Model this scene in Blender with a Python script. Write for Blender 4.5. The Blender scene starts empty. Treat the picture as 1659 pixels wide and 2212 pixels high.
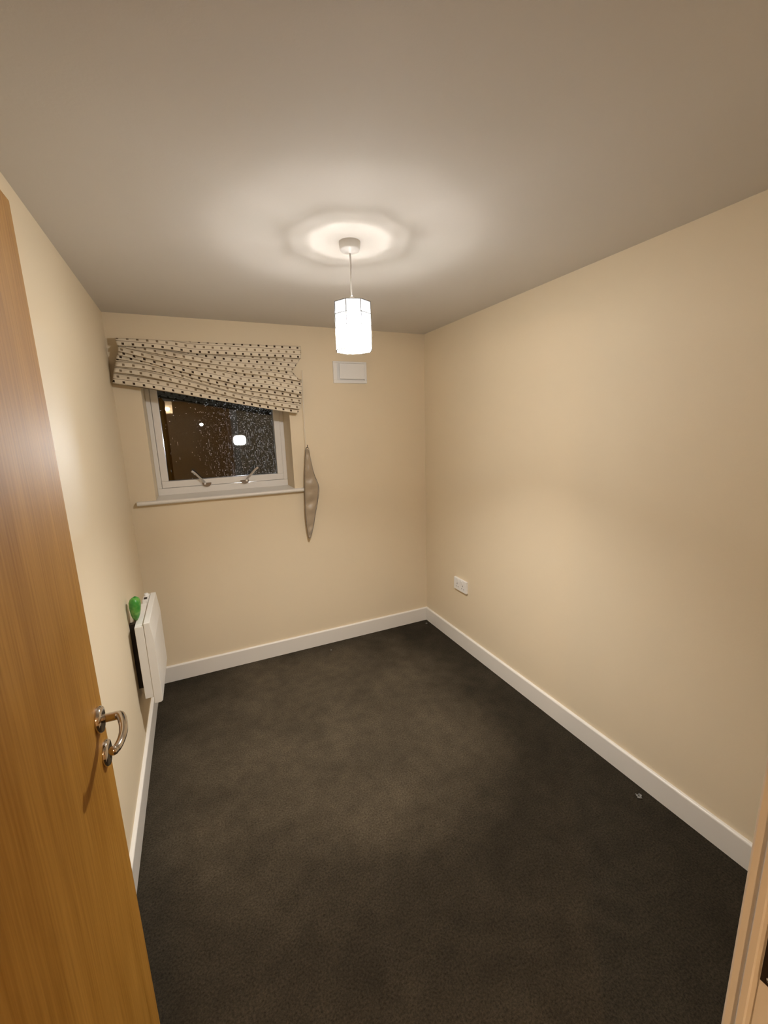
import bpy, bmesh, math, random
from mathutils import Vector, Matrix
random.seed(7)
scene = bpy.context.scene
COL = scene.collection

# ------------------------------------------------------------------ camera
F_PX = 906.05
CAM = Vector((0.3617, -2.8695, 1.5948))
YAW, PITCH, ROLL = 0.42317, -0.19883, -0.03104
fw = Vector((math.sin(YAW)*math.cos(PITCH), math.cos(YAW)*math.cos(PITCH), math.sin(PITCH)))
r0 = Vector((math.cos(YAW), -math.sin(YAW), 0)); u0 = r0.cross(fw)
rt = math.cos(ROLL)*r0 + math.sin(ROLL)*u0
up = -math.sin(ROLL)*r0 + math.cos(ROLL)*u0
cam = bpy.data.cameras.new('camera'); camo = bpy.data.objects.new('camera', cam); COL.objects.link(camo)
camo.matrix_world = Matrix(((rt.x, up.x, -fw.x, CAM.x), (rt.y, up.y, -fw.y, CAM.y), (rt.z, up.z, -fw.z, CAM.z), (0, 0, 0, 1)))
cam.sensor_fit = 'HORIZONTAL'; cam.sensor_width = 36.0; cam.lens = F_PX*36.0/1659.0
cam.clip_start = 0.02; cam.clip_end = 200
scene.camera = camo

def at(px, py, ax, v):
    """point where the photo pixel's ray meets the plane coordinate[ax] = v"""
    d = fw + rt*((px-829.5)/F_PX) - up*((py-1106.0)/F_PX)
    return CAM + d*((v-CAM[ax])/d[ax])

# ------------------------------------------------------------------ world and exposure
w = bpy.data.worlds.new('night_sky'); scene.world = w; w.use_nodes = True
w.node_tree.nodes['Background'].inputs[0].default_value = (0.010, 0.014, 0.022, 1)
w.node_tree.nodes['Background'].inputs[1].default_value = 0.12
scene.view_settings.view_transform = 'Standard'
scene.view_settings.look = 'None'
scene.view_settings.gamma = 1.0
scene.view_settings.use_curve_mapping = False
scene.view_settings.exposure = 0.0
BULB_ROOM = 3950.0      # emission strength of the room's bulb
BULB_HALL = 3800.0
ROOM_COL = (1.0, 0.98, 0.95)
HALL_COL = (1.0, 0.64, 0.34)

# ------------------------------------------------------------------ materials
def nodemat(name):
    m = bpy.data.materials.new(name); m.use_nodes = True
    nt = m.node_tree; return m, nt, nt.nodes, nt.links, nt.nodes['Principled BSDF']
def plain(name, col, rough=0.5, metal=0.0, bump=0.0, bscale=300.0, spec=0.5, var=0.0):
    m, nt, N, L, b = nodemat(name)
    b.inputs['Base Color'].default_value = (*col, 1); b.inputs['Roughness'].default_value = rough
    b.inputs['Metallic'].default_value = metal; b.inputs['Specular IOR Level'].default_value = spec
    tc = N.new('ShaderNodeTexCoord')
    if var:
        n = N.new('ShaderNodeTexNoise'); n.inputs['Scale'].default_value = 2.2; n.inputs['Detail'].default_value = 5
        L.new(tc.outputs['Object'], n.inputs['Vector'])
        r = N.new('ShaderNodeMapRange'); r.inputs[1].default_value = .3; r.inputs[2].default_value = .7
        r.inputs[3].default_value = 1-var; r.inputs[4].default_value = 1+var
        L.new(n.outputs[0], r.inputs[0])
        mx = N.new('ShaderNodeVectorMath'); mx.operation = 'SCALE'; mx.inputs[0].default_value = col
        L.new(r.outputs[0], mx.inputs['Scale']); L.new(mx.outputs[0], b.inputs['Base Color'])
    if bump:
        n2 = N.new('ShaderNodeTexNoise'); n2.inputs['Scale'].default_value = bscale; n2.inputs['Detail'].default_value = 3
        L.new(tc.outputs['Object'], n2.inputs['Vector'])
        bp = N.new('ShaderNodeBump'); bp.inputs['Strength'].default_value = bump; bp.inputs['Distance'].default_value = 0.002
        L.new(n2.outputs[0], bp.inputs['Height']); L.new(bp.outputs[0], b.inputs['Normal'])
    return m

M_WALL = plain('cream_paint', (0.74, 0.625, 0.45), 0.6, bump=0.12, bscale=160, spec=0.3, var=0.012)
M_CEIL = plain('white_ceiling_paint', (0.66, 0.62, 0.57), 0.8, bump=0.10, bscale=140, spec=0.2, var=0.01)
M_TRIM = plain('white_gloss_paint', (0.76, 0.72, 0.66), 0.32, bump=0.04, bscale=60)
M_UPVC = plain('white_window_plastic', (0.80, 0.77, 0.73), 0.3)
M_PLASTIC = plain('white_plastic', (0.82, 0.80, 0.77), 0.35)
M_HEATER = plain('white_enamel', (0.80, 0.77, 0.72), 0.35)
M_DARK = plain('dark_metal', (0.04, 0.03, 0.025), 0.5, 0.6)
M_HOLE = plain('dark_hole', (0.01, 0.01, 0.01), 0.8)
M_CHROME = plain('polished_nickel', (0.62, 0.56, 0.50), 0.12, 1.0)
M_SATIN = plain('satin_chrome', (0.66, 0.64, 0.62), 0.28, 1.0)
M_GUN = plain('dark_chrome', (0.30, 0.27, 0.24), 0.3, 1.0)
M_LEAD = plain('grey_soldered_metal', (0.22, 0.22, 0.23), 0.5, 0.8)
M_CORD = plain('white_cord', (0.70, 0.66, 0.58), 0.7)
M_OUTWALL = plain('grey_render', (0.10, 0.115, 0.125), 0.9, bump=0.3, bscale=30, var=0.15)
M_TARMAC = plain('wet_tarmac', (0.03, 0.03, 0.035), 0.4, bump=0.3, bscale=40)
M_LINT = plain('pale_lint', (0.24, 0.23, 0.21), 0.95)

def make_carpet():
    m, nt, N, L, b = nodemat('charcoal_carpet')
    tc = N.new('ShaderNodeTexCoord')
    # fibre speckle
    n1 = N.new('ShaderNodeTexNoise'); n1.inputs['Scale'].default_value = 150; n1.inputs['Detail'].default_value = 6
    n1.inputs['Roughness'].default_value = 0.75
    # tufts brushed in patches (lint and wear)
    n2 = N.new('ShaderNodeTexNoise'); n2.inputs['Scale'].default_value = 2.6; n2.inputs['Detail'].default_value = 8
    n2.inputs['Distortion'].default_value = 0.6
    n3 = N.new('ShaderNodeTexNoise'); n3.inputs['Scale'].default_value = 14; n3.inputs['Detail'].default_value = 6
    for n in (n1, n2, n3): L.new(tc.outputs['Object'], n.inputs['Vector'])
    cr = N.new('ShaderNodeValToRGB')
    cr.color_ramp.elements[0].position = 0.28; cr.color_ramp.elements[0].color = (0.016, 0.012, 0.007, 1)
    cr.color_ramp.elements[1].position = 0.74; cr.color_ramp.elements[1].color = (0.110, 0.088, 0.058, 1)
    L.new(n1.outputs[0], cr.inputs[0])
    r2 = N.new('ShaderNodeMapRange'); r2.inputs[1].default_value = .36; r2.inputs[2].default_value = .68
    r2.inputs[3].default_value = 0.84; r2.inputs[4].default_value = 1.16
    L.new(n2.outputs[0], r2.inputs[0])
    r3 = N.new('ShaderNodeMapRange'); r3.inputs[1].default_value = .3; r3.inputs[2].default_value = .7
    r3.inputs[3].default_value = 0.86; r3.inputs[4].default_value = 1.14
    L.new(n3.outputs[0], r3.inputs[0])
    mm = N.new('ShaderNodeMath'); mm.operation = 'MULTIPLY'
    # worn, linty middle against fresher pile, ragged outline; dimmer light further out painted in
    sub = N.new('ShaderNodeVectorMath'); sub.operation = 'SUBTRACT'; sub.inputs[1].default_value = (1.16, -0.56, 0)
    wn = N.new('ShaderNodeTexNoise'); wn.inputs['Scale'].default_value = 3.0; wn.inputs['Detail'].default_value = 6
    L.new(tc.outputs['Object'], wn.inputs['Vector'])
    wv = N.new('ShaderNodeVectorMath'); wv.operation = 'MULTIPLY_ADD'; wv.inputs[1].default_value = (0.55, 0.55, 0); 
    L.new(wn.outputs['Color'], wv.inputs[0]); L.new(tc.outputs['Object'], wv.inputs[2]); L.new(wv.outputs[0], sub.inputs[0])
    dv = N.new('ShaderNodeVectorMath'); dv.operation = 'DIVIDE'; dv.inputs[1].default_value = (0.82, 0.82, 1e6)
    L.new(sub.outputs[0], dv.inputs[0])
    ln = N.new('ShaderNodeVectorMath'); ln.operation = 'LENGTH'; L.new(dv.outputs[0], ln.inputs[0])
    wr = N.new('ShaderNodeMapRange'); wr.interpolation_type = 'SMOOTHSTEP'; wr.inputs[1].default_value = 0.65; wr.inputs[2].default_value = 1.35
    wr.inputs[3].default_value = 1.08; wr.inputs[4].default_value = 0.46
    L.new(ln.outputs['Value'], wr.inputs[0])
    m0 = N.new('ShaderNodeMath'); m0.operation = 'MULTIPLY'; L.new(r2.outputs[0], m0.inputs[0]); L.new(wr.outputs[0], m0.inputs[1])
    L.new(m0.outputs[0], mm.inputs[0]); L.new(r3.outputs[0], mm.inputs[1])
    mx = N.new('ShaderNodeVectorMath'); mx.operation = 'SCALE'
    L.new(cr.outputs[0], mx.inputs[0]); L.new(mm.outputs[0], mx.inputs['Scale'])
    L.new(mx.outputs[0], b.inputs['Base Color'])
    b.inputs['Roughness'].default_value = 0.95; b.inputs['Specular IOR Level'].default_value = 0.1
    bp = N.new('ShaderNodeBump'); bp.inputs['Strength'].default_value = 0.7; bp.inputs['Distance'].default_value = 0.004
    L.new(n1.outputs[0], bp.inputs['Height']); L.new(bp.outputs[0], b.inputs['Normal'])
    return m
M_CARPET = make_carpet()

def make_oak():
    m, nt, N, L, b = nodemat('oak_veneer')
    tc = N.new('ShaderNodeTexCoord')
    mp = N.new('ShaderNodeMapping'); mp.inputs['Scale'].default_value = (9, 9, 0.55)
    L.new(tc.outputs['Object'], mp.inputs['Vector'])
    n1 = N.new('ShaderNodeTexNoise'); n1.inputs['Scale'].default_value = 1.6; n1.inputs['Detail'].default_value = 5
    n1.inputs['Distortion'].default_value = 0.5
    L.new(mp.outputs[0], n1.inputs['Vector'])
    mp2 = N.new('ShaderNodeMapping'); mp2.inputs['Scale'].default_value = (170, 170, 5)
    L.new(tc.outputs['Object'], mp2.inputs['Vector'])
    n2 = N.new('ShaderNodeTexNoise'); n2.inputs['Scale'].default_value = 1.0; n2.inputs['Detail'].default_value = 4
    L.new(mp2.outputs[0], n2.inputs['Vector'])
    ad = N.new('ShaderNodeMath'); ad.operation = 'MULTIPLY_ADD'; ad.inputs[1].default_value = 0.55
    L.new(n2.outputs[0], ad.inputs[0])
    ml = N.new('ShaderNodeMath'); ml.operation = 'MULTIPLY'; ml.inputs[1].default_value = 0.45
    L.new(n1.outputs[0], ml.inputs[0]); L.new(ml.outputs[0], ad.inputs[2])
    cr = N.new('ShaderNodeValToRGB')
    cr.color_ramp.elements[0].position = 0.33; cr.color_ramp.elements[0].color = (0.29, 0.125, 0.010, 1)
    cr.color_ramp.elements[1].position = 0.66; cr.color_ramp.elements[1].color = (0.46, 0.235, 0.040, 1)
    L.new(ad.outputs[0], cr.inputs[0]); L.new(cr.outputs[0], b.inputs['Base Color'])
    b.inputs['Roughness'].default_value = 0.55; b.inputs['Specular IOR Level'].default_value = 0.3
    bp = N.new('ShaderNodeBump'); bp.inputs['Strength'].default_value = 0.12; bp.inputs['Distance'].default_value = 0.001
    L.new(n2.outputs[0], bp.inputs['Height']); L.new(bp.outputs[0], b.inputs['Normal'])
    return m
M_OAK = make_oak()

def make_blind_fabric():
    """cream cotton woven with thin lines and rows of brown squares, driven by the cloth's own UVs in metres"""
    m, nt, N, L, b = nodemat('patterned_blind_cotton')
    def math_(op, a, c=None):
        n = N.new('ShaderNodeMath'); n.operation = op
        for k, v in ((0, a), (1, c)):
            if v is None: continue
            if isinstance(v, (int, float)): n.inputs[k].default_value = v
            else: L.new(v, n.inputs[k])
        return n.outputs[0]
    uv = N.new('ShaderNodeUVMap'); uv.uv_map = 'UVMap'
    sp = N.new('ShaderNodeSeparateXYZ'); L.new(uv.outputs[0], sp.inputs[0])
    ROW, STEP = 0.027, 0.0485
    v = math_('DIVIDE', sp.outputs[1], ROW)
    row = math_('FLOOR', v); vf = math_('SUBTRACT', v, row)
    odd = math_('FRACT', math_('MULTIPLY', row, 0.5)); odd = math_('MULTIPLY', odd, 2.0)   # 0 or 1
    odd = math_('GREATER_THAN', odd, 0.5)
    u = math_('ADD', math_('DIVIDE', sp.outputs[0], STEP), math_('MULTIPLY', odd, 0.5))
    uf = math_('FRACT', u)
    du = math_('ABSOLUTE', math_('SUBTRACT', uf, 0.5)); dv = math_('ABSOLUTE', math_('SUBTRACT', vf, 0.5))
    sq = math_('MULTIPLY', math_('LESS_THAN', du, 0.125), math_('LESS_THAN', dv, 0.21))
    line = math_('GREATER_THAN', dv, 0.452)
    n = N.new('ShaderNodeTexNoise'); n.inputs['Scale'].default_value = 380; n.inputs['Detail'].default_value = 2
    tc = N.new('ShaderNodeTexCoord'); L.new(tc.outputs['Object'], n.inputs['Vector'])
    def mix(fac, A, B):
        x = N.new('ShaderNodeMix'); x.data_type = 'RGBA'
        L.new(fac, x.inputs['Factor'])
        for k, q in (('A', A), ('B', B)):
            s = [i for i in x.inputs if i.name == k and i.type == 'RGBA'][0]
            if isinstance(q, tuple): s.default_value = (*q, 1)
            else: L.new(q, s)
        return [o for o in x.outputs if o.type == 'RGBA'][0]
    cloth = mix(n.outputs[0], (0.66, 0.57, 0.44), (0.76, 0.67, 0.53))
    c1 = mix(math_('MULTIPLY', line, 0.85), cloth, (0.16, 0.11, 0.065))
    sqc = mix(odd, (0.055, 0.035, 0.022), (0.22, 0.16, 0.10))
    c2 = mix(sq, c1, sqc)
    L.new(c2, b.inputs['Base Color'])
    b.inputs['Roughness'].default_value = 0.9; b.inputs['Specular IOR Level'].default_value = 0.1
    bp = N.new('ShaderNodeBump'); bp.inputs['Strength'].default_value = 0.15; bp.inputs['Distance'].default_value = 0.001
    L.new(n.outputs[0], bp.inputs['Height']); L.new(bp.outputs[0], b.inputs['Normal'])
    return m
M_BLIND = make_blind_fabric()
def make_satin():
    m, nt, N, L, b = nodemat('taupe_satin')
    b.inputs['Base Color'].default_value = (0.36, 0.28, 0.19, 1); b.inputs['Roughness'].default_value = 0.42
    b.inputs['Sheen Weight'].default_value = 0.5
    tc = N.new('ShaderNodeTexCoord'); n = N.new('ShaderNodeTexNoise'); n.inputs['Scale'].default_value = 45
    n.inputs['Detail'].default_value = 3; L.new(tc.outputs['Object'], n.inputs['Vector'])
    bp = N.new('ShaderNodeBump'); bp.inputs['Strength'].default_value = 0.25; bp.inputs['Distance'].default_value = 0.004
    L.new(n.outputs[0], bp.inputs['Height']); L.new(bp.outputs[0], b.inputs['Normal'])
    return m
M_SATINCLOTH = make_satin()

def make_glass():
    m, nt, N, L, b = nodemat('window_glass')
    N.remove(b)
    out = N['Material Output']
    tr = N.new('ShaderNodeBsdfTransparent'); gl = N.new('ShaderNodeBsdfGlossy'); gl.inputs['Roughness'].default_value = 0.0
    tr.inputs[0].default_value = (0.96, 0.97, 0.97, 1)
    fr = N.new('ShaderNodeFresnel'); fr.inputs['IOR'].default_value = 1.5
    mx = N.new('ShaderNodeMixShader')
    L.new(fr.outputs[0], mx.inputs[0]); L.new(tr.outputs[0], mx.inputs[1]); L.new(gl.outputs[0], mx.inputs[2])
    L.new(mx.outputs[0], out.inputs['Surface']); return m
M_GLASS = make_glass()
def make_capiz():
    m, nt, N, L, b = nodemat('capiz_shell')
    N.remove(b); out = N['Material Output']
    tl = N.new('ShaderNodeBsdfTranslucent'); tr = N.new('ShaderNodeBsdfTransparent'); df = N.new('ShaderNodeBsdfDiffuse')
    gl = N.new('ShaderNodeBsdfGlossy'); gl.inputs['Roughness'].default_value = 0.25
    tc = N.new('ShaderNodeTexCoord'); n = N.new('ShaderNodeTexNoise'); n.inputs['Scale'].default_value = 60
    n.inputs['Detail'].default_value = 4; L.new(tc.outputs['Object'], n.inputs['Vector'])
    cr = N.new('ShaderNodeValToRGB')
    cr.color_ramp.elements[0].position = 0.35; cr.color_ramp.elements[0].color = (0.66, 0.70, 0.72, 1)
    cr.color_ramp.elements[1].position = 0.6; cr.color_ramp.elements[1].color = (0.92, 0.94, 0.96, 1)
    L.new(n.outputs[0], cr.inputs[0])
    L.new(cr.outputs[0], tl.inputs[0]); df.inputs[0].default_value = (0.8, 0.8, 0.78, 1)
    a = N.new('ShaderNodeMixShader'); a.inputs[0].default_value = 0.35
    L.new(tl.outputs[0], a.inputs[1]); L.new(df.outputs[0], a.inputs[2])
    c = N.new('ShaderNodeMixShader'); c.inputs[0].default_value = 0.58
    L.new(a.outputs[0], c.inputs[1]); L.new(tr.outputs[0], c.inputs[2])
    d = N.new('ShaderNodeMixShader'); d.inputs[0].default_value = 0.05
    L.new(c.outputs[0], d.inputs[1]); L.new(gl.outputs[0], d.inputs[2])
    L.new(d.outputs[0], out.inputs['Surface']); return m
M_CAPIZ = make_capiz()
def emis(name, col, st):
    m, nt, N, L, b = nodemat(name); N.remove(b)
    e = N.new('ShaderNodeEmission'); e.inputs[0].default_value = (*col, 1); e.inputs[1].default_value = st
    L.new(e.outputs[0], N['Material Output'].inputs['Surface']); return m
def make_drop():
    m, nt, N, L, b = nodemat('rainwater')
    N.remove(b); out = N['Material Output']
    tl = N.new('ShaderNodeBsdfTranslucent'); tl.inputs[0].default_value = (0.95, 0.97, 1.0, 1)
    tr = N.new('ShaderNodeBsdfTransparent'); gl = N.new('ShaderNodeBsdfGlossy'); gl.inputs['Roughness'].default_value = 0.15
    a = N.new('ShaderNodeMixShader'); a.inputs[0].default_value = 0.25
    L.new(tl.outputs[0], a.inputs[1]); L.new(tr.outputs[0], a.inputs[2])
    c = N.new('ShaderNodeMixShader'); c.inputs[0].default_value = 0.12
    L.new(a.outputs[0], c.inputs[1]); L.new(gl.outputs[0], c.inputs[2])
    L.new(c.outputs[0], out.inputs['Surface']); return m
M_DROP = make_drop()
def make_green():
    m, nt, N, L, b = nodemat('green_plastic')
    tc = N.new('ShaderNodeTexCoord'); n = N.new('ShaderNodeTexNoise'); n.inputs['Scale'].default_value = 40; n.inputs['Detail'].default_value = 4
    L.new(tc.outputs['Object'], n.inputs['Vector'])
    cr = N.new('ShaderNodeValToRGB')
    cr.color_ramp.elements[0].position = .42; cr.color_ramp.elements[0].color = (0.045, 0.25, 0.035, 1)
    cr.color_ramp.elements[1].position = .65; cr.color_ramp.elements[1].color = (0.16, 0.36, 0.07, 1)
    L.new(n.outputs[0], cr.inputs[0]); L.new(cr.outputs[0], b.inputs['Base Color'])
    b.inputs['Roughness'].default_value = 0.3; b.inputs['Subsurface Weight'].default_value = 0.2
    b.inputs['Subsurface Radius'].default_value = (0.01, 0.02, 0.005)
    bp = N.new('ShaderNodeBump'); bp.inputs['Strength'].default_value = 0.4; bp.inputs['Distance'].default_value = 0.004
    L.new(n.outputs[0], bp.inputs['Height']); L.new(bp.outputs[0], b.inputs['Normal'])
    return m
M_GREEN = make_green()

# ------------------------------------------------------------------ mesh helpers
def link(name, me, mat, parent=None, smooth=False):
    o = bpy.data.objects.new(name, me); COL.objects.link(o)
    if mat: me.materials.append(mat)
    if smooth:
        for p in me.polygons: p.use_smooth = True
    if parent: o.parent = parent
    return o
def from_bm(name, bm, mat, parent=None, smooth=False):
    bmesh.ops.recalc_face_normals(bm, faces=bm.faces)
    me = bpy.data.meshes.new(name); bm.to_mesh(me); bm.free()
    return link(name, me, mat, parent, smooth)
def box(bm, lo, hi):
    vs = [bm.verts.new((x, y, z)) for x in (lo[0], hi[0]) for y in (lo[1], hi[1]) for z in (lo[2], hi[2])]
    for q in ((0,1,3,2), (4,6,7,5), (0,4,5,1), (2,3,7,6), (0,2,6,4), (1,5,7,3)):
        bm.faces.new([vs[i] for i in q])
    return vs
def boxes(name, bl, mat, parent=None, bevel=0.0, seg=2, kind=None, label=None, cat=None):
    bm = bmesh.new()
    for lo, hi in bl: box(bm, lo, hi)
    if bevel: bmesh.ops.bevel(bm, geom=bm.edges[:], offset=bevel, segments=seg, affect='EDGES', profile=0.5)
    o = from_bm(name, bm, mat, parent)
    if kind: o['kind'] = kind
    if label: o['label'] = label
    if cat: o['category'] = cat
    return o
def prism(name, prof, ax, a, b_, mat, parent=None, bevel=0.0, seg=2):
    """extrude a closed 2-D profile along axis ax from a to b_ (profile = the other two axes in order)"""
    bm = bmesh.new()
    def mk(p, t):
        c = list(p); c.insert(ax, t); return bm.verts.new(c)
    A = [mk(p, a) for p in prof]; B = [mk(p, b_) for p in prof]; n = len(prof)
    bm.faces.new(A); bm.faces.new(B[::-1])
    for i in range(n): bm.faces.new((A[i], A[(i+1) % n], B[(i+1) % n], B[i]))
    if bevel: bmesh.ops.bevel(bm, geom=bm.edges[:], offset=bevel, segments=seg, affect='EDGES', profile=0.5)
    return from_bm(name, bm, mat, parent)
def lathe(name, prof, mat, parent=None, n=32, axis='z', origin=(0, 0, 0), smooth=True, cap=True):
    """prof = list of (radius, height) revolved around an axis"""
    bm = bmesh.new(); rings = []
    for r, h in prof:
        ring = []
        for i in range(n):
            t = 2*math.pi*i/n; c, s = r*math.cos(t), r*math.sin(t)
            p = {'z': (c, s, h), 'x': (h, c, s), 'y': (c, h, s)}[axis]
            ring.append(bm.verts.new((p[0]+origin[0], p[1]+origin[1], p[2]+origin[2])))
        rings.append(ring)
    for a, b2 in zip(rings, rings[1:]):
        for i in range(n): bm.faces.new((a[i], a[(i+1) % n], b2[(i+1) % n], b2[i]))
    if cap:
        bm.faces.new(rings[0]); bm.faces.new(rings[-1])
    o = from_bm(name, bm, mat, parent, smooth)
    return o
def tube(bm, pts, rad, n=10, flat=1.0, caps=True):
    """tube through points; rad a number or list; flat squashes the section"""
    pts = [Vector(p) for p in pts]; k = len(pts)
    rad = rad if isinstance(rad, (list, tuple)) else [rad]*k
    rings = []; prev = None
    for i, p in enumerate(pts):
        t = (pts[min(i+1, k-1)]-pts[max(i-1, 0)]).normalized()
        ref = prev if prev is not None else (Vector((0, 0, 1)) if abs(t.z) < .9 else Vector((1, 0, 0)))
        s = (ref - t*ref.dot(t)).normalized(); prev = s; q = t.cross(s)
        rings.append([bm.verts.new(p + (s*math.cos(2*math.pi*j/n)*flat + q*math.sin(2*math.pi*j/n))*rad[i]) for j in range(n)])
    for a, b2 in zip(rings, rings[1:]):
        for j in range(n): bm.faces.new((a[j], a[(j+1) % n], b2[(j+1) % n], b2[j]))
    if caps: bm.faces.new(rings[0][::-1]); bm.faces.new(rings[-1])
def tubeobj(name, pts, rad, mat, parent=None, n=10, flat=1.0):
    bm = bmesh.new(); tube(bm, pts, rad, n, flat); return from_bm(name, bm, mat, parent, True)
def spline(pts, k=6):
    """Catmull-Rom resampling"""
    P = [Vector(p) for p in pts]; P = [2*P[0]-P[1]] + P + [2*P[-1]-P[-2]]; out = []
    for i in range(1, len(P)-2):
        for j in range(k):
            t = j/k; a, b2, c, d = P[i-1:i+3]
            out.append(0.5*((2*b2)+(c-a)*t+(2*a-5*b2+4*c-d)*t*t+(3*b2-a-3*c+d)*t**3))
    out.append(P[-2]); return out
def thing(name, label, cat, loc=(0, 0, 0), group=None, kind=None):
    o = bpy.data.objects.new(name, None); COL.objects.link(o); o.location = loc; o.empty_display_size = 0.05
    o['label'] = label
    if cat: o['category'] = cat
    if group: o['group'] = group
    if kind: o['kind'] = kind
    return o
def struct(o, label):
    o['kind'] = 'structure'; o['label'] = label; return o

# ------------------------------------------------------------------ room shell
W, H, YF = 2.0226, 2.26, -2.69          # right wall, ceiling, face of the front (doorway) wall
HX0, HX1, HY = -0.75, 1.45, -5.0        # hallway behind the camera
OX0, OX1, OZ0, OZ1 = 0.137, 0.985, 1.185, 2.02   # window opening
DX0, DX1, DZ = 0.09, 0.90, 2.0          # door opening
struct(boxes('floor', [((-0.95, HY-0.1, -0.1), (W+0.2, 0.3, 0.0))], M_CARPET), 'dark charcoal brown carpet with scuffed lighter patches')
struct(boxes('ceiling', [((-0.95, HY-0.1, H), (W+0.2, 0.3, H+0.1))], M_CEIL), 'plain white painted ceiling above the pendant light')
struct(boxes('wall_back', [((-0.12, 0, 0), (OX0, 0.3, H)), ((OX1, 0, 0), (W+0.12, 0.3, H)),
       ((OX0, 0, 0), (OX1, 0.3, OZ0)), ((OX0, 0, OZ1), (OX1, 0.3, H))], M_WALL), 'cream painted wall with the window opening')
struct(boxes('wall_left', [((-0.12, YF, 0), (0, 0, H))], M_WALL), 'cream painted wall behind the heater and oak door')
struct(boxes('wall_right', [((W, YF, 0), (W+0.12, 0, H))], M_WALL), 'long plain cream painted wall with the double socket')
struct(boxes('wall_front', [((-0.85, YF-0.11, 0), (DX0-0.03, YF, H)), ((DX1+0.03, YF-0.11, 0), (W+0.12, YF, H)),
       ((DX0-0.03, YF-0.11, DZ+0.03), (DX1+0.03, YF, H))], M_WALL), 'cream wall with the doorway the picture is taken from')
struct(boxes('wall_hall_left', [((HX0-0.1, HY, 0), (HX0, YF-0.11, H))], M_WALL), 'cream hallway wall beyond the doorway')
struct(boxes('wall_hall_right', [((HX1, HY, 0), (HX1+0.1, YF-0.11, H))], M_WALL), 'cream hallway wall right of the doorway')
struct(boxes('wall_hall_end', [((HX0-0.1, HY-0.1, 0), (HX1+0.1, HY, H))], M_WALL), 'cream wall at the far end of the hallway')

BH, BT = 0.109, 0.015
def skirting_profile(sgn=1):
    pts = [(0, 0), (BT, 0), (BT, BH-0.008)]
    for k in range(1, 5):
        a = k/4*math.pi/2
        pts.append((BT-0.008+0.008*math.cos(a), BH-0.008+0.008*math.sin(a)))
    pts.append((0, BH)); return [(sgn*x, z) for x, z in pts]
struct(prism('baseboard_back', skirting_profile(-1), 0, 0, W, M_TRIM), 'white baseboard along the window wall')
struct(prism('baseboard_left', skirting_profile(1), 1, YF, -BT, M_TRIM), 'white baseboard under the panel heater')
struct(prism('baseboard_right', [(W-x, z) for x, z in skirting_profile(1)], 1, YF, -BT, M_TRIM), 'white baseboard along the long plain wall')

# door lining, architrave and latch keep
trim = thing('trim_1', 'white painted door lining and architrave with a latch keep', None, (DX1, YF, 0), kind='structure')
def part(o, parent):
    o.parent = parent; o.matrix_parent_inverse = Matrix.Translation(parent.location).inverted(); return o
LY = YF-0.0005
bm = bmesh.new()
# right lining: face at DX1, small round at the room edge, shallow quirk
prof = [(DX1+0.03, YF), (DX1+0.001, YF), (DX1, YF-0.001), (DX1, YF-0.0072), (DX1+0.0025, YF-0.0085), (DX1+0.0030, YF-0.0135),
        (DX1+0.0008, YF-0.0148), (DX1+0.0008, YF-0.045), (DX1-0.012, YF-0.045), (DX1-0.012, YF-0.11), (DX1+0.03, YF-0.11)]
part(prism('lining_jamb', prof, 2, 0, DZ, M_TRIM), trim)
part(boxes('lining_jamb', [((DX0-0.03, YF-0.11, 0), (DX0, YF, DZ)), ((DX0, YF-0.11, 0), (DX0+0.012, YF-0.045, DZ))], M_TRIM), trim)
part(boxes('lining_head', [((DX0-0.03, YF-0.11, DZ), (DX1+0.03, YF, DZ+0.03))], M_TRIM), trim)
part(boxes('architrave', [((DX1+0.006, YF, 0), (DX1+0.07, YF+0.015, DZ+0.07))], M_TRIM, bevel=0.003), trim)
part(boxes('architrave', [((0.02, YF, 0), (DX0-0.006, YF+0.015, DZ+0.07))], M_TRIM, bevel=0.003), trim)
part(boxes('architrave', [((DX0-0.006, YF, DZ+0.006), (DX1+0.006, YF+0.015, DZ+0.07))], M_TRIM, bevel=0.003), trim)
kp = part(boxes('latch_keep', [((DX1-0.0004, YF-0.039, 0.948), (DX1+0.0015, YF-0.0150, 1.075))], M_DARK, bevel=0.0004), trim)
part(lathe('keep_screw', [(0.0, -0.0018), (0.0028, -0.0014), (0.0034, 0.0)], M_SATIN, n=16, axis='x', origin=(DX1-0.0004, YF-0.0235, 0.957), cap=False), trim)

# ------------------------------------------------------------------ oak door, opened against the left wall
door = thing('door_1', 'oak veneer flush door standing open with chrome lever handle', None, (DX0, YF, 0), kind='structure')
DFX, DEY = 0.13, -1.889                       # visible face, free edge
part(boxes('door_leaf', [((DFX-0.04, YF+0.004, 0.006), (DFX, DEY, 1.988))], M_OAK, bevel=0.0015), door)
hy, hz = -1.938, 1.031
rose = part(lathe('handle_rose', [(0.0265, 0.0), (0.0265, 0.006), (0.0245, 0.0095), (0.018, 0.0105), (0.0, 0.0105)], M_CHROME, axis='x', origin=(DFX, hy, hz), cap=False), door)
lev = spline([(DFX+0.008, hy, hz), (DFX+0.028, hy-0.003, hz+0.001), (DFX+0.041, hy-0.010, hz+0.003), (0.1795, -1.976, 1.036), (0.1842, -2.007, 1.036), (0.1835, -2.034, 1.036), (0.1800, -2.049, 1.035), (0.1770, -2.0525, 1.034), (0.1750, -2.0550, 1.034)], 6)
rads = [0.0088 if i < 12 else 0.0088-0.0016*math.sin((i-12)/(len(lev)-12)*math.pi) for i in range(len(lev))]
tv = (lev[-1]-lev[-2]).normalized(); e_, r_ = lev[-1].copy(), rads[-1]
for f_, q_ in ((.4, .92), (.7, .71), (.9, .44), (.99, .1)):
    lev.append(e_+tv*r_*f_); rads.append(r_*q_)
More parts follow.
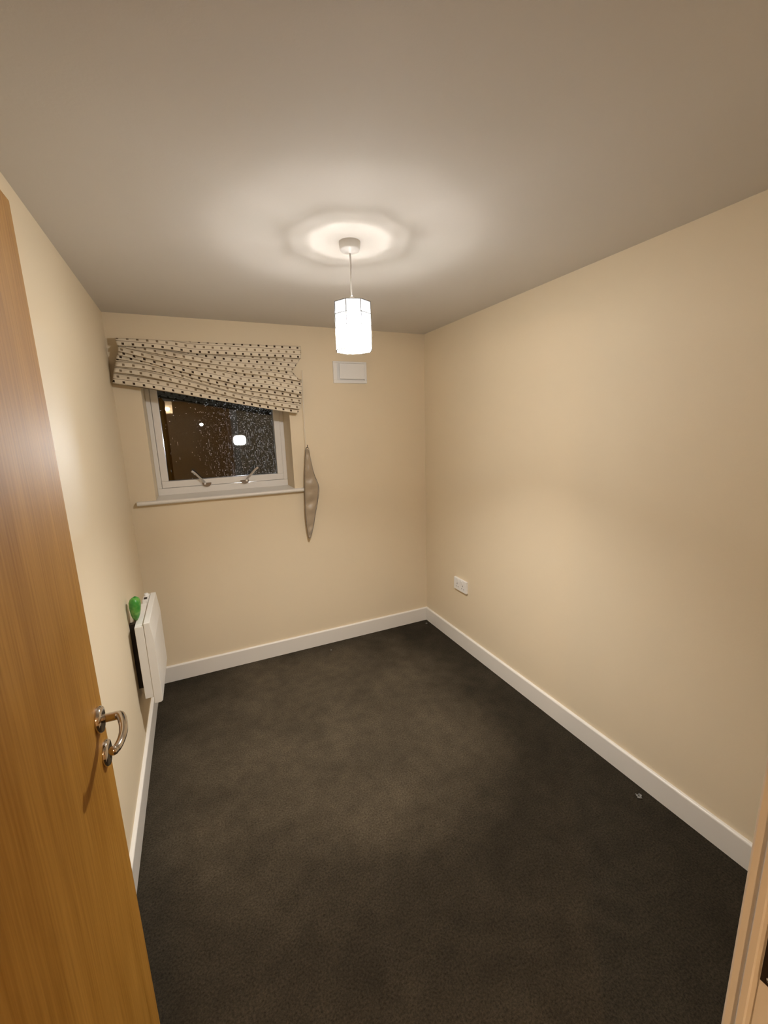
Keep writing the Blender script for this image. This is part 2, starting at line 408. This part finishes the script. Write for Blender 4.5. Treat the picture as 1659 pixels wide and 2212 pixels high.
part(tubeobj('lever', lev, rads, M_CHROME, n=16), door)
part(lathe('escutcheon', [(0.0265, 0.0), (0.0265, 0.005), (0.0245, 0.0085), (0.012, 0.0095), (0.0, 0.0095)], M_CHROME, axis='x', origin=(DFX, -1.930, 0.947), cap=False), door)
part(boxes('keyhole', [((DFX+0.0085, -1.933, 0.935), (DFX+0.0100, -1.927, 0.953))], M_HOLE), door)
for z in (0.22, 1.0, 1.78):
    part(lathe('hinge', [(0.006, 0), (0.006, 0.09)], M_SATIN, n=12, origin=(DX0+0.001, YF+0.008, z)), door)

# ------------------------------------------------------------------ window
win = thing('window_1', 'white plastic top-hung window with rain-spotted glass and two handles', None, (OX0, 0.22, 1.2), kind='structure')
SY = 0.215
def ring(x0, x1, z0, z1, t, y0, y1, tb=None):
    tb = t if tb is None else tb
    return [((x0, y0, z0), (x1, y1, z0+tb)), ((x0, y0, z1-t), (x1, y1, z1)), ((x0, y0, z0+tb), (x0+t, y1, z1-t)), ((x1-t, y0, z0+tb), (x1, y1, z1-t))]
def framebar(name, bl, mat, par, bev):
    o = boxes(name, bl, mat, bevel=bev, seg=2); return part(o, par)
for bl in ring(OX0, OX1, 1.200, OZ1, 0.027, SY, 0.285, tb=0.046): framebar('frame_rail', [bl], M_UPVC, win, 0.003)
sash = []
for bl in ring(0.1655, 0.9585, 1.248, 1.985, 0.042, SY-0.004, 0.27, tb=0.043): sash.append(framebar('sash_rail', [bl], M_UPVC, win, 0.004))
for yy in (0.232, 0.252):
    p = part(boxes('pane', [((0.200, yy, 1.285), (0.922, yy+0.0006, 1.950))], M_GLASS), win)
outer = p
# dark glazing gasket
for bl in ring(0.2055, 0.9185, 1.289, 1.945, 0.0035, 0.2285, 0.2315): framebar('gasket', [bl], M_HOLE, win, 0.0)
# raindrops on the outer face
bm = bmesh.new()
def drop(x, z, r, sx=1.0, sz=1.0):
    y0 = 0.2530; n = 5
    base = [bm.verts.new((x+r*sx*math.cos(2*math.pi*i/n), y0, z+r*sz*math.sin(2*math.pi*i/n))) for i in range(n)]
    mid = [bm.verts.new((x+.6*r*sx*math.cos(2*math.pi*(i+.5)/n), y0+.5*r, z+.6*r*sz*math.sin(2*math.pi*(i+.5)/n))) for i in range(n)]
    for i in range(n):
        bm.faces.new((base[i], base[(i+1) % n], mid[i])); bm.faces.new((mid[i], base[(i+1) % n], mid[(i+1) % n]))
    bm.faces.new(mid)
for _ in range(4600):
    x = random.uniform(0.207, 0.915); z = random.uniform(1.292, 1.90)
    if random.random() > 0.03 + 0.97*max(0, min(1, (x-0.38)/0.36)): continue
    r = 0.0012 + 0.0026*random.random()**2.5
    if z < 1.62 and random.random() < .5: drop(x, z, r*0.6, 0.6, random.uniform(3, 9))
    else: drop(x, z, r, random.uniform(.7, 1.5), random.uniform(.7, 1.5))
rain = from_bm('raindrops', bm, M_DROP, None, True); rain['kind'] = 'stuff'; part(rain, outer)
rain.matrix_parent_inverse = Matrix.Identity(4)
# sill board with rounded nose
sp = [(0.22, 1.202), (-0.018, 1.202)]
for k in range(1, 8):
    a = math.pi/2 + k/8*math.pi
    sp.append((-0.018+0.0125*math.cos(a)*1.2, 1.1895+0.0125*math.sin(a)))
sp += [(-0.018, 1.177), (0.0, 1.177), (0.0, 1.186), (0.22, 1.186)]
# the nose runs past the opening, the board stays inside it
part(prism('sill_board', [(0.22, 1.202), (-0.001, 1.202), (-0.001, 1.186), (0.22, 1.186)], 0, OX0, OX1, M_TRIM), win)
nose = [(-0.0005, 1.202), (-0.018, 1.202)] + sp[2:9] + [(-0.018, 1.177), (-0.0005, 1.177)]
part(prism('sill_nose', nose, 0, 0.036, 1.056, M_TRIM, bevel=0.0), win)
# handles
for bx, bz, tipx, tipz in ((0.4245, 1.262, 0.3515, 1.352), (0.6950, 1.262, 0.7760, 1.350)):
    s = 1 if tipx > bx else -1
    base = bmesh.new()
    pr = [(0.029*math.cos(a), 0.002-0.026*math.sin(a)) for a in [k/10*math.pi for k in range(11)]]
    A = [base.verts.new((bx+0.012*s*-1+px_, SY-0.016, bz+pz_)) for px_, pz_ in pr]
    B = [base.verts.new((bx+0.012*s*-1+px_, SY-0.004, bz+pz_)) for px_, pz_ in pr]
    base.faces.new(A); base.faces.new(B[::-1])
    for i in range(len(pr)): base.faces.new((A[i], A[(i+1) % len(pr)], B[(i+1) % len(pr)], B[i]))
    bmesh.ops.bevel(base, geom=base.edges[:], offset=0.0015, segments=1, affect='EDGES')
    hb = part(from_bm('window_handle', base, M_GUN), win)
    pts = spline([(bx, SY-0.014, bz-0.004), (bx+s*0.006, SY-0.026, bz+0.014), (bx+(tipx-bx)*.42, SY-0.040, bz+(tipz-bz)*.50), (bx+(tipx-bx)*.75, SY-0.046, bz+(tipz-bz)*.82), (tipx, SY-0.048, tipz)], 5)
    k = len(pts)
    lv = tubeobj('handle_lever', pts, [0.0085-0.0012*math.sin(i/(k-1)*math.pi) for i in range(k)], M_SATIN, n=12, flat=0.8)
    lv.parent = hb
    pv = lathe('handle_pivot', [(0.009, -0.0), (0.009, -0.010), (0.006, -0.013), (0.0, -0.013)], M_SATIN, n=16, axis='y', origin=(bx, SY-0.014, bz-0.002), cap=False)
    pv.parent = hb

# ------------------------------------------------------------------ pendant light
RX, RY = 0.970, -1.2874
OCT, Z0, Z1, ROWS = 0.0705, 1.885, 2.052, 4
TURN = math.atan2(CAM.y-RY, CAM.x-RX) + math.radians(22.5+4)
def pendant(label, loc, col, strength, group):
    t = thing('pendant_light', label, 'pendant light', loc, group)
    # every part is built around the thing's own axis, z measured from the ceiling
    zz = lambda z: z-H
    lathe('ceiling_rose', [(0.0385, 0.0), (0.0385, -0.004), (0.0365, -0.024), (0.034, -0.029), (0.008, -0.034), (0.006, -0.038), (0.0, -0.038)], M_PLASTIC, t, 40, cap=False)
    bm = bmesh.new(); tube(bm, [(0, 0, -0.034), (0.0012, 0, -0.08), (-0.0008, 0, -0.13), (0, 0, zz(2.068))], 0.0030, 10)
    from_bm('cable', bm, M_PLASTIC, t, True)
    lathe('lampholder', [(0.0, zz(2.078)), (0.006, zz(2.077)), (0.013, zz(2.068)), (0.0175, zz(2.056)), (0.0185, zz(2.040)), (0.0185, zz(2.018)), (0.016, zz(2.016))], M_PLASTIC, t, 28, cap=False)
    lathe('bulb_base', [(0.013, zz(2.018)), (0.016, zz(2.010)), (0.019, zz(1.996)), (0.024, zz(1.976)), (0.0265, zz(1.9725))], M_PLASTIC, t, 28, cap=False)
    # the frosted neck of the bulb glows far less than its dome
    lathe('bulb_neck', [(0.0268, zz(1.9725)), (0.0295, zz(1.963))], emis('dim_bulb_neck', col, strength*0.05), t, 28, cap=False)
    lathe('bulb_shoulder', [(0.0295, zz(1.963)), (0.0300, zz(1.957)), (0.0292, zz(1.952))], emis('soft_bulb_shoulder', col, strength*0.32), t, 28, cap=False)
    lathe('bulb', [(0.0292, zz(1.952)), (0.0264, zz(1.943)), (0.0205, zz(1.935)), (0.012, zz(1.930)), (0.004, zz(1.928)), (0.0, zz(1.9278))], emis('glowing_bulb', col, strength), t, 28, cap=False)
    # soldered octagonal frame
    bm = bmesh.new()
    cor = [Vector((OCT*math.cos(TURN+k*math.pi/4), OCT*math.sin(TURN+k*math.pi/4), 0)) for k in range(8)]
    hgt = (Z1-Z0)/ROWS
    for k in range(8):
        a, b2 = cor[k], cor[(k+1) % 8]
        tube(bm, [a+Vector((0, 0, zz(Z0))), a+Vector((0, 0, zz(Z1)))], 0.0018, 6)
        for r in range(ROWS+1):
            z = Vector((0, 0, zz(Z0+hgt*r))); tube(bm, [a+z, b2+z], 0.0018, 6)
    for k in (0, 2, 4, 6):          # spider carrying the shade
        tube(bm, [cor[k]+Vector((0, 0, zz(Z1))), cor[k].normalized()*0.0185+Vector((0, 0, zz(2.036)))], 0.0018, 6)
    fr = from_bm('shade_frame', bm, M_LEAD, t)
    me = None
    for r in range(ROWS):
        for k in range(8):
            a, b2 = cor[k], cor[(k+1) % 8]; mid = (a+b2)/2; wd = (b2-a).length/2-0.0009; hh = hgt/2-0.0009
            if me is None:
                b3 = bmesh.new(); box(b3, (-wd, -0.0004, -hh), (wd, 0.0004, hh)); bmesh.ops.recalc_face_normals(b3, faces=b3.faces)
                me = bpy.data.meshes.new('pane'); b3.to_mesh(me); b3.free(); me.materials.append(M_CAPIZ)
            o = bpy.data.objects.new('shade_pane', me); COL.objects.link(o); o.parent = fr
            o.location = mid+Vector((0, 0, zz(Z0+hgt*(r+.5)))); o.rotation_euler = (0, 0, math.atan2(b2.y-a.y, b2.x-a.x))
    return t
pendant('white pendant light with octagonal capiz shell shade, lit, hanging from bedroom ceiling', (RX, RY, H), ROOM_COL, BULB_ROOM, None)
pendant('second pendant light with warm glow, out in the hallway, mirrored small in window glass', (0.115, -3.55, H), HALL_COL, BULB_HALL, None)

# ------------------------------------------------------------------ panel heater on the left wall
hyn, hyf = -0.735, -0.305
heat = thing('panel_heater', 'white slim electric panel heater fixed low on wall beside window wall', 'heater', (0.0, (hyn+hyf)/2, 0.31))
part(prism('front_panel', [(0.070, 0.729), (0.0955, 0.729), (0.1055, 0.628), (0.1045, 0.318), (0.096, 0.311), (0.068, 0.311)], 1, hyn, hyf, M_HEATER, bevel=0.002), heat)
part(boxes('rear_body', [((0.032, hyn+0.002, 0.345), (0.069, hyf-0.01, 0.716))], M_HEATER, bevel=0.002), heat)
for y in (hyn+0.10, hyf-0.10):
    part(boxes('wall_bracket', [((0.0, y-0.015, 0.36), (0.032, y+0.015, 0.70))], M_DARK), heat)
gr = part(boxes('outlet_grille', [((0.040, hyn+0.03, 0.714), (0.060, hyf-0.14, 0.7185))], M_HEATER), heat)
ctl = part(boxes('control_box', [((0.040, hyf-0.125, 0.714), (0.068, hyf-0.02, 0.733))], M_HEATER, bevel=0.002), heat)
part(lathe('thermostat_knob', [(0.011, 0.0), (0.011, 0.012), (0.009, 0.014), (0.0, 0.014)], M_PLASTIC, n=20, origin=(0.054, hyf-0.05, 0.733), cap=False), heat)
part(boxes('switch', [((0.047, hyf-0.105, 0.732), (0.061, hyf-0.085, 0.738))], M_DARK, bevel=0.001), heat)

# green plastic pouch tucked between wall and heater top
gy = -0.655
prof = [(0.0, 0.722), (0.006, 0.724), (0.012, 0.735), (0.017, 0.752), (0.0205, 0.775), (0.0225, 0.797), (0.0215, 0.816), (0.0165, 0.830), (0.008, 0.838), (0.0, 0.839)]
bm = bmesh.new(); rings = []
for r, h in prof:
    f = (h-0.722)/0.117
    rings.append([bm.verts.new((0.0335+0.006*f + r*math.cos(a)*1.14, gy + r*math.sin(a)*1.5 + 0.003*math.sin(3*a+9*f), h+0.0015*math.sin(2*a))) for a in [2*math.pi*i/24 for i in range(24)]])
for a, b2 in zip(rings, rings[1:]):
    for i in range(24): bm.faces.new((a[i], a[(i+1) % 24], b2[(i+1) % 24], b2[i]))
bmesh.ops.remove_doubles(bm, verts=bm.verts, dist=0.0004)
gp = from_bm('green_pouch', bm, M_GREEN, None, True)
gp['label'] = 'bright green rounded plastic pouch wedged between wall and heater top'; gp['category'] = 'pouch'

# ------------------------------------------------------------------ double socket on the right wall
soc = thing('double_socket', 'white double power socket on long plain wall near the corner', 'socket', (W, -0.498, 0.473))
part(boxes('faceplate', [((W-0.016, -0.574, 0.428), (W, -0.424, 0.515))], M_PLASTIC, bevel=0.0015), soc)
for y in (-0.532, -0.466):
    part(boxes('rocker_switch', [((W-0.0195, y-0.008 + (0.012 if y < -0.5 else -0.012), 0.487), (W-0.015, y+0.008 + (0.012 if y < -0.5 else -0.012), 0.509))], M_PLASTIC, bevel=0.0015), soc)
    for dy, dz, sy, sz in ((0, 0.474, 0.002, 0.005), (-0.011, 0.452, 0.0035, 0.002), (0.011, 0.452, 0.0035, 0.002)):
        part(boxes('pin_hole', [((W-0.0164, y+dy-sy, dz-sz), (W-0.0155, y+dy+sy, dz+sz))], M_HOLE), soc)

# ------------------------------------------------------------------ wall vent on the back wall
vent = thing('wall_vent', 'white square ventilator with raised cover on wall beside blind', 'vent', (1.425, 0, 1.975))
for lo, hi in (((1.303, 1.903), (1.548, 1.924)), ((1.303, 2.036), (1.548, 2.047)), ((1.303, 1.924), (1.329, 2.036)), ((1.529, 1.924), (1.548, 2.036))):
    part(boxes('vent_frame', [((lo[0], -0.014, lo[1]), (hi[0], 0, hi[1]))], M_PLASTIC, bevel=0.002), vent)
part(boxes('vent_backing', [((1.329, -0.003, 1.924), (1.529, 0, 2.036))], M_PLASTIC), vent)
part(boxes('vent_cover', [((1.344, -0.026, 1.930), (1.526, -0.018, 2.034))], M_PLASTIC, bevel=0.003), vent)
part(boxes('vent_stem', [((1.42, -0.019, 1.97), (1.45, -0.002, 2.0))], M_PLASTIC), vent)

# ------------------------------------------------------------------ Roman blind
BY = -0.055
def cpx(x, y): return (220+x/3.6065, 700+y/3.6065)       # photo detail crop -> photo pixel
XS = [110, 300, 500, 700, 900, 1100, 1300, 1540]
CRE = [[109, 116, 127, 139, 148, 156, 163, 172],
       [166, 180, 197, 230, 238, 248, 258, 270],
       [170, 206, 243, 282, 318, 338, 352, 374],
       [206, 252, 298, 330, 352, 384, 402, 442],
       [232, 282, 338, 390, 430, 484, 502, 548],
       [268, 302, 352, 420, 474, 512, 540, 578],
       [328, 346, 384, 440, 498, 545, 580, 612],
       [376, 398, 440, 486, 540, 590, 630, 664],
       [464, 488, 523, 560, 594, 628, 662, 698]]
LEFT = [100, 122, 124, 126, 122, 110, 102, 92, 82]
RIGHT = [1551, 1551, 1470, 1556, 1562, 1556, 1550, 1540, 1524]
def lerp_tab(xs, ys, x):
    if x <= xs[0]: return ys[0]+(ys[1]-ys[0])*(x-xs[0])/(xs[1]-xs[0])
    for i in range(len(xs)-1):
        if x <= xs[i+1] or i == len(xs)-2:
            t = (x-xs[i])/(xs[i+1]-xs[i])
            t2 = max(0, min(1, t)); 
            return ys[i]+(ys[i+1]-ys[i])*(t if t > 1 else t2)
def smooth_tab(ys, x):
    return (lerp_tab(XS, ys, x-60)+lerp_tab(XS, ys, x)+lerp_tab(XS, ys, x+60))/3
blind = thing('roman_blind', 'cream Roman blind with brown squares, half raised and hanging askew', 'blind', (0.57, 0, 2.1))
NC, NS = 96, 9
bm = bmesh.new(); uvl = bm.loops.layers.uv.new('UVMap'); rows = []
for b_i in range(8):
    for s in range(NS+1):
        t = s/NS; rowv = []
        for c in range(NC+1):
            u = c/NC
            le = LEFT[b_i]+(LEFT[b_i+1]-LEFT[b_i])*t; re = RIGHT[b_i]+(RIGHT[b_i+1]-RIGHT[b_i])*t
            x = le+(re-le)*u
            top, bot = smooth_tab(CRE[b_i], x), smooth_tab(CRE[b_i+1], x)
            hgt = max(bot-top, 2)
            amp = 0.35+0.65*min(1.0, hgt/60)
            if s < NS:
                k = t/((NS-1)/NS)
                lap = 11 if b_i else 0
                yy = top - lap*(1-k)**2 + hgt*k
                dep = -0.020 + 0.050*amp*math.sin(min(1, k**0.85)*math.pi*0.56)
            else:
                k = 1; yy = bot-13; dep = -0.020     # tucked back under the fold
            if b_i == 1 and x > 720:                 # slack pocket sinking back towards the wall
                q = min(1, (x-720)/260)*min(1, max(0, (1580-x)/60))
                dep -= 0.026*q*math.sin(k*math.pi*.8)
            wob = 0.0045*math.sin(x*0.017+b_i*1.9+t*2.2)+0.003*math.sin(x*0.043-b_i*2.7+t*4)+0.002*math.sin(x*.09+b_i+t*6)
            if b_i == 0: dep, wob = 0.002+0.010*math.sin(k*math.pi*.6), wob*.25
            if b_i == 7: wob *= .3
            dep = max(dep+wob, -0.045)
            px, py = cpx(x, yy)
            p0 = at(px, py, 1, BY)
            P_ = at(px, py, 1, BY-dep)
            pb = at(*cpx(x, bot), 1, BY)
            v_ = bm.verts.new((P_.x, P_.y, P_.z)); rowv.append((v_, (p0.x-0.013+0.017*b_i, (p0.z-pb.z)+0.002+0.027*(0, 3, 7, 10, 12, 15, 17, 20)[b_i])))
        rows.append(rowv)
for ra, rb in zip(rows, rows[1:]):
    for c in range(NC):
        q = (ra[c], ra[c+1], rb[c+1], rb[c])
        f = bm.faces.new([e[0] for e in q]); f.smooth = True
        for lp, e in zip(f.loops, q): lp[uvl].uv = e[1]
me = bpy.data.meshes.new('fabric'); bm.to_mesh(me); bm.free()
fab = part(link('fabric', me, M_BLIND), blind)
md = fab.modifiers.new('thickness', 'SOLIDIFY'); md.thickness = 0.0012; md.offset = 0
tl, tr_ = at(*cpx(112, 114), 1, BY), at(*cpx(1538, 176), 1, BY)
part(boxes('header_rail', [((tl.x, BY+0.001, tr_.z-0.028), (tr_.x, -0.0005, tr_.z-0.003))], M_CORD), blind)
hl, hr = at(*cpx(95, 462), 1, BY+0.001), at(*cpx(1516, 696), 1, BY+0.001)
hb = bmesh.new(); tube(hb, [hl+Vector((0, 0, .006)), hr+Vector((0, 0, .006))], 0.006, 8); part(from_bm('hem_bar', hb, M_BLIND, None, True), blind)
ce = [at(652.5, 800, 1, -0.05), at(654, 850, 1, -0.048), at(657, 905, 1, -0.046), at(660.5, 966, 1, -0.044)]
part(tubeobj('pull_cord', ce, 0.0012, M_CORD, n=6), blind)

# ------------------------------------------------------------------ tieback and its hook
hk = at(663, 966, 1, -0.02)
hook = tubeobj('wall_hook', [(hk.x, 0, hk.z-0.004), (hk.x, -0.022, hk.z-0.004), (hk.x, -0.034, hk.z-0.002), (hk.x, -0.036, hk.z+0.010), (hk.x, -0.034, hk.z+0.016)], 0.0022, M_DARK, n=8)
hook['label'] = 'small dark metal hook holding the taupe tieback'; hook['category'] = 'hook'
tie = thing('curtain_tieback', 'taupe satin spindle-shaped tieback hanging from hook beside the sill end', 'tieback', (hk.x, -0.04, hk.z))
TL_ = [(660, 968), (659, 990), (657.8, 1020), (657.6, 1050), (658.6, 1080), (659.6, 1110), (663, 1140), (666, 1158), (667.5, 1163)]
TR_ = [(667, 970), (671, 992), (678, 1022), (689, 1052), (686.5, 1082), (681.5, 1110), (677, 1138), (672, 1158), (670, 1163)]
bm = bmesh.new(); rr = []
for i in range(49):
    f = i/48*8; k = min(7, int(f)); t = f-k
    l = [TL_[k][j]+(TL_[k+1][j]-TL_[k][j])*t for j in (0, 1)]; r = [TR_[k][j]+(TR_[k+1][j]-TR_[k][j])*t for j in (0, 1)]
    row = []
    for j in range(9):
        s = j/8; px = l[0]+(r[0]-l[0])*s; py = l[1]+(r[1]-l[1])*s
        y = -0.038-0.010*math.sin(s*math.pi)-0.0050*math.sin(i*1.15+2.2*s)*math.sin(s*math.pi*.9+.2)-0.004*math.sin(i*.62+s*4)*math.sin(s*math.pi)
        row.append(bm.verts.new(at(px, py, 1, y)))
    rr.append(row)
for a, b2 in zip(rr, rr[1:]):
    for j in range(8): bm.faces.new((a[j], a[j+1], b2[j+1], b2[j]))
ts = part(from_bm('tieback_cloth', bm, M_SATINCLOTH, None, True), tie)
md = ts.modifiers.new('thickness', 'SOLIDIFY'); md.thickness = 0.004; md.offset = -1
el = [at(a, b2, 1, -0.039) for a, b2 in TL_]
part(tubeobj('edge_piping', spline(el, 4), 0.0016, plain('dark_taupe', (0.17, 0.125, 0.08), 0.6), n=6), tie)
el = [at(a, b2, 1, -0.039) for a, b2 in TR_]
part(tubeobj('edge_piping', spline(el, 4), 0.0014, bpy.data.materials['dark_taupe'], n=6), tie)
bm = bmesh.new()
tube(bm, [(hk.x+0.008*math.sin(a), -0.036, hk.z-0.010+0.010*math.cos(a)) for a in [2*math.pi*i/14 for i in range(15)]], 0.0012, 6)
part(from_bm('loop', bm, M_DARK, None, True), tie)

# ------------------------------------------------------------------ fluff on the carpet
def lint(px, py, size, label, seed):
    rnd = random.Random(seed); c = at(px, py, 2, 0.0); bm = bmesh.new()
    for k in range(7):
        a = rnd.uniform(0, 6.28); d = Vector((math.cos(a), math.sin(a), 0))*size
        p0 = c+Vector((rnd.uniform(-1, 1), rnd.uniform(-1, 1), 0))*size*.4
        tube(bm, [p0-d*.6+Vector((0, 0, .002)), p0+Vector((d.y*.3, -d.x*.3, .004+size*.15)), p0+d*.6+Vector((0, 0, .002))], size*.12, 5)
    o = from_bm('lint_tuft', bm, M_LINT, None, True); o['label'] = label; o['category'] = 'lint'; o['group'] = 'lint on the carpet'
lint(1381, 1721, 0.016, 'pale tuft of lint on carpet near the long plain wall', 1)
lint(921, 1347, 0.009, 'pale speck of lint in the carpet corner under the socket', 2)
lint(715, 1405, 0.008, 'pale speck of lint on carpet below the window wall', 3)

# ------------------------------------------------------------------ night outside the window
M_BLACK = plain('matt_black_paint', (0.004, 0.004, 0.004), 0.9, spec=0.0)
# floodlight fixed on the wall across, and a far lamp post
fp = at(518, 951, 1, 9.30)
fl = thing('flood_light', 'bright cold floodlight on the wall across, seen through wet glass', 'flood light', (fp.x, 9.5, fp.z))
part(boxes('housing', [((fp.x-0.19, 9.32, fp.z-0.16), (fp.x+0.19, 9.40, fp.z+0.16))], M_DARK, bevel=0.01), fl)
part(boxes('bracket', [((fp.x-0.03, 9.40, fp.z-0.05), (fp.x+0.03, 9.5, fp.z+0.05))], M_DARK), fl)
part(prism('lens', [(fp.x+0.155*math.copysign(abs(math.cos(a))**.6, math.cos(a)), fp.z+0.125*math.copysign(abs(math.sin(a))**.6, math.sin(a))) for a in [2*math.pi*(k+.5)/24 for k in range(24)]], 1, 9.3165, 9.322, emis('cold_lamp_glow', (0.95, 0.97, 1.0), 1500)), fl)
lp = at(435, 917, 1, 15.0)
sl = thing('wall_lamp', 'small far wall lamp outside, seen as a bright dot through glass', 'wall lamp', (lp.x, 15.2, lp.z))
part(lathe('lamp_globe', [(0.0, -0.055), (0.04, -0.045), (0.065, 0.0), (0.05, 0.04), (0, 0.05)], emis('far_lamp_glow', (0.97, 0.97, 1.0), 40), n=16, origin=tuple(lp), cap=False), sl)
part(lathe('lamp_cap', [(0.06, 0.05), (0.02, 0.08), (0, 0.085)], M_BLACK, n=16, origin=tuple(lp), cap=False), sl)
part(tubeobj('bracket', [(lp.x, 15.2, lp.z+0.10), (lp.x, 15.0, lp.z+0.07)], 0.03, M_BLACK, n=8), sl)
struct(boxes('floor_outside', [((-15, 0.6, -3.1), (20, 30, -3.0))], M_TARMAC), 'dark wet ground outside below the window')
ow = at(494, 950, 1, 9.5)
struct(boxes('wall_outside', [((ow.x, 9.5, -3.0), (ow.x+6, 9.9, 6.0))], M_OUTWALL), 'dim blue grey wall across from the window')
struct(boxes('wall_outside_far', [((ow.x-14, 15.2, -3.0), (ow.x+1, 15.6, 7.0))], M_BLACK), 'black night-time wall far across from the window')
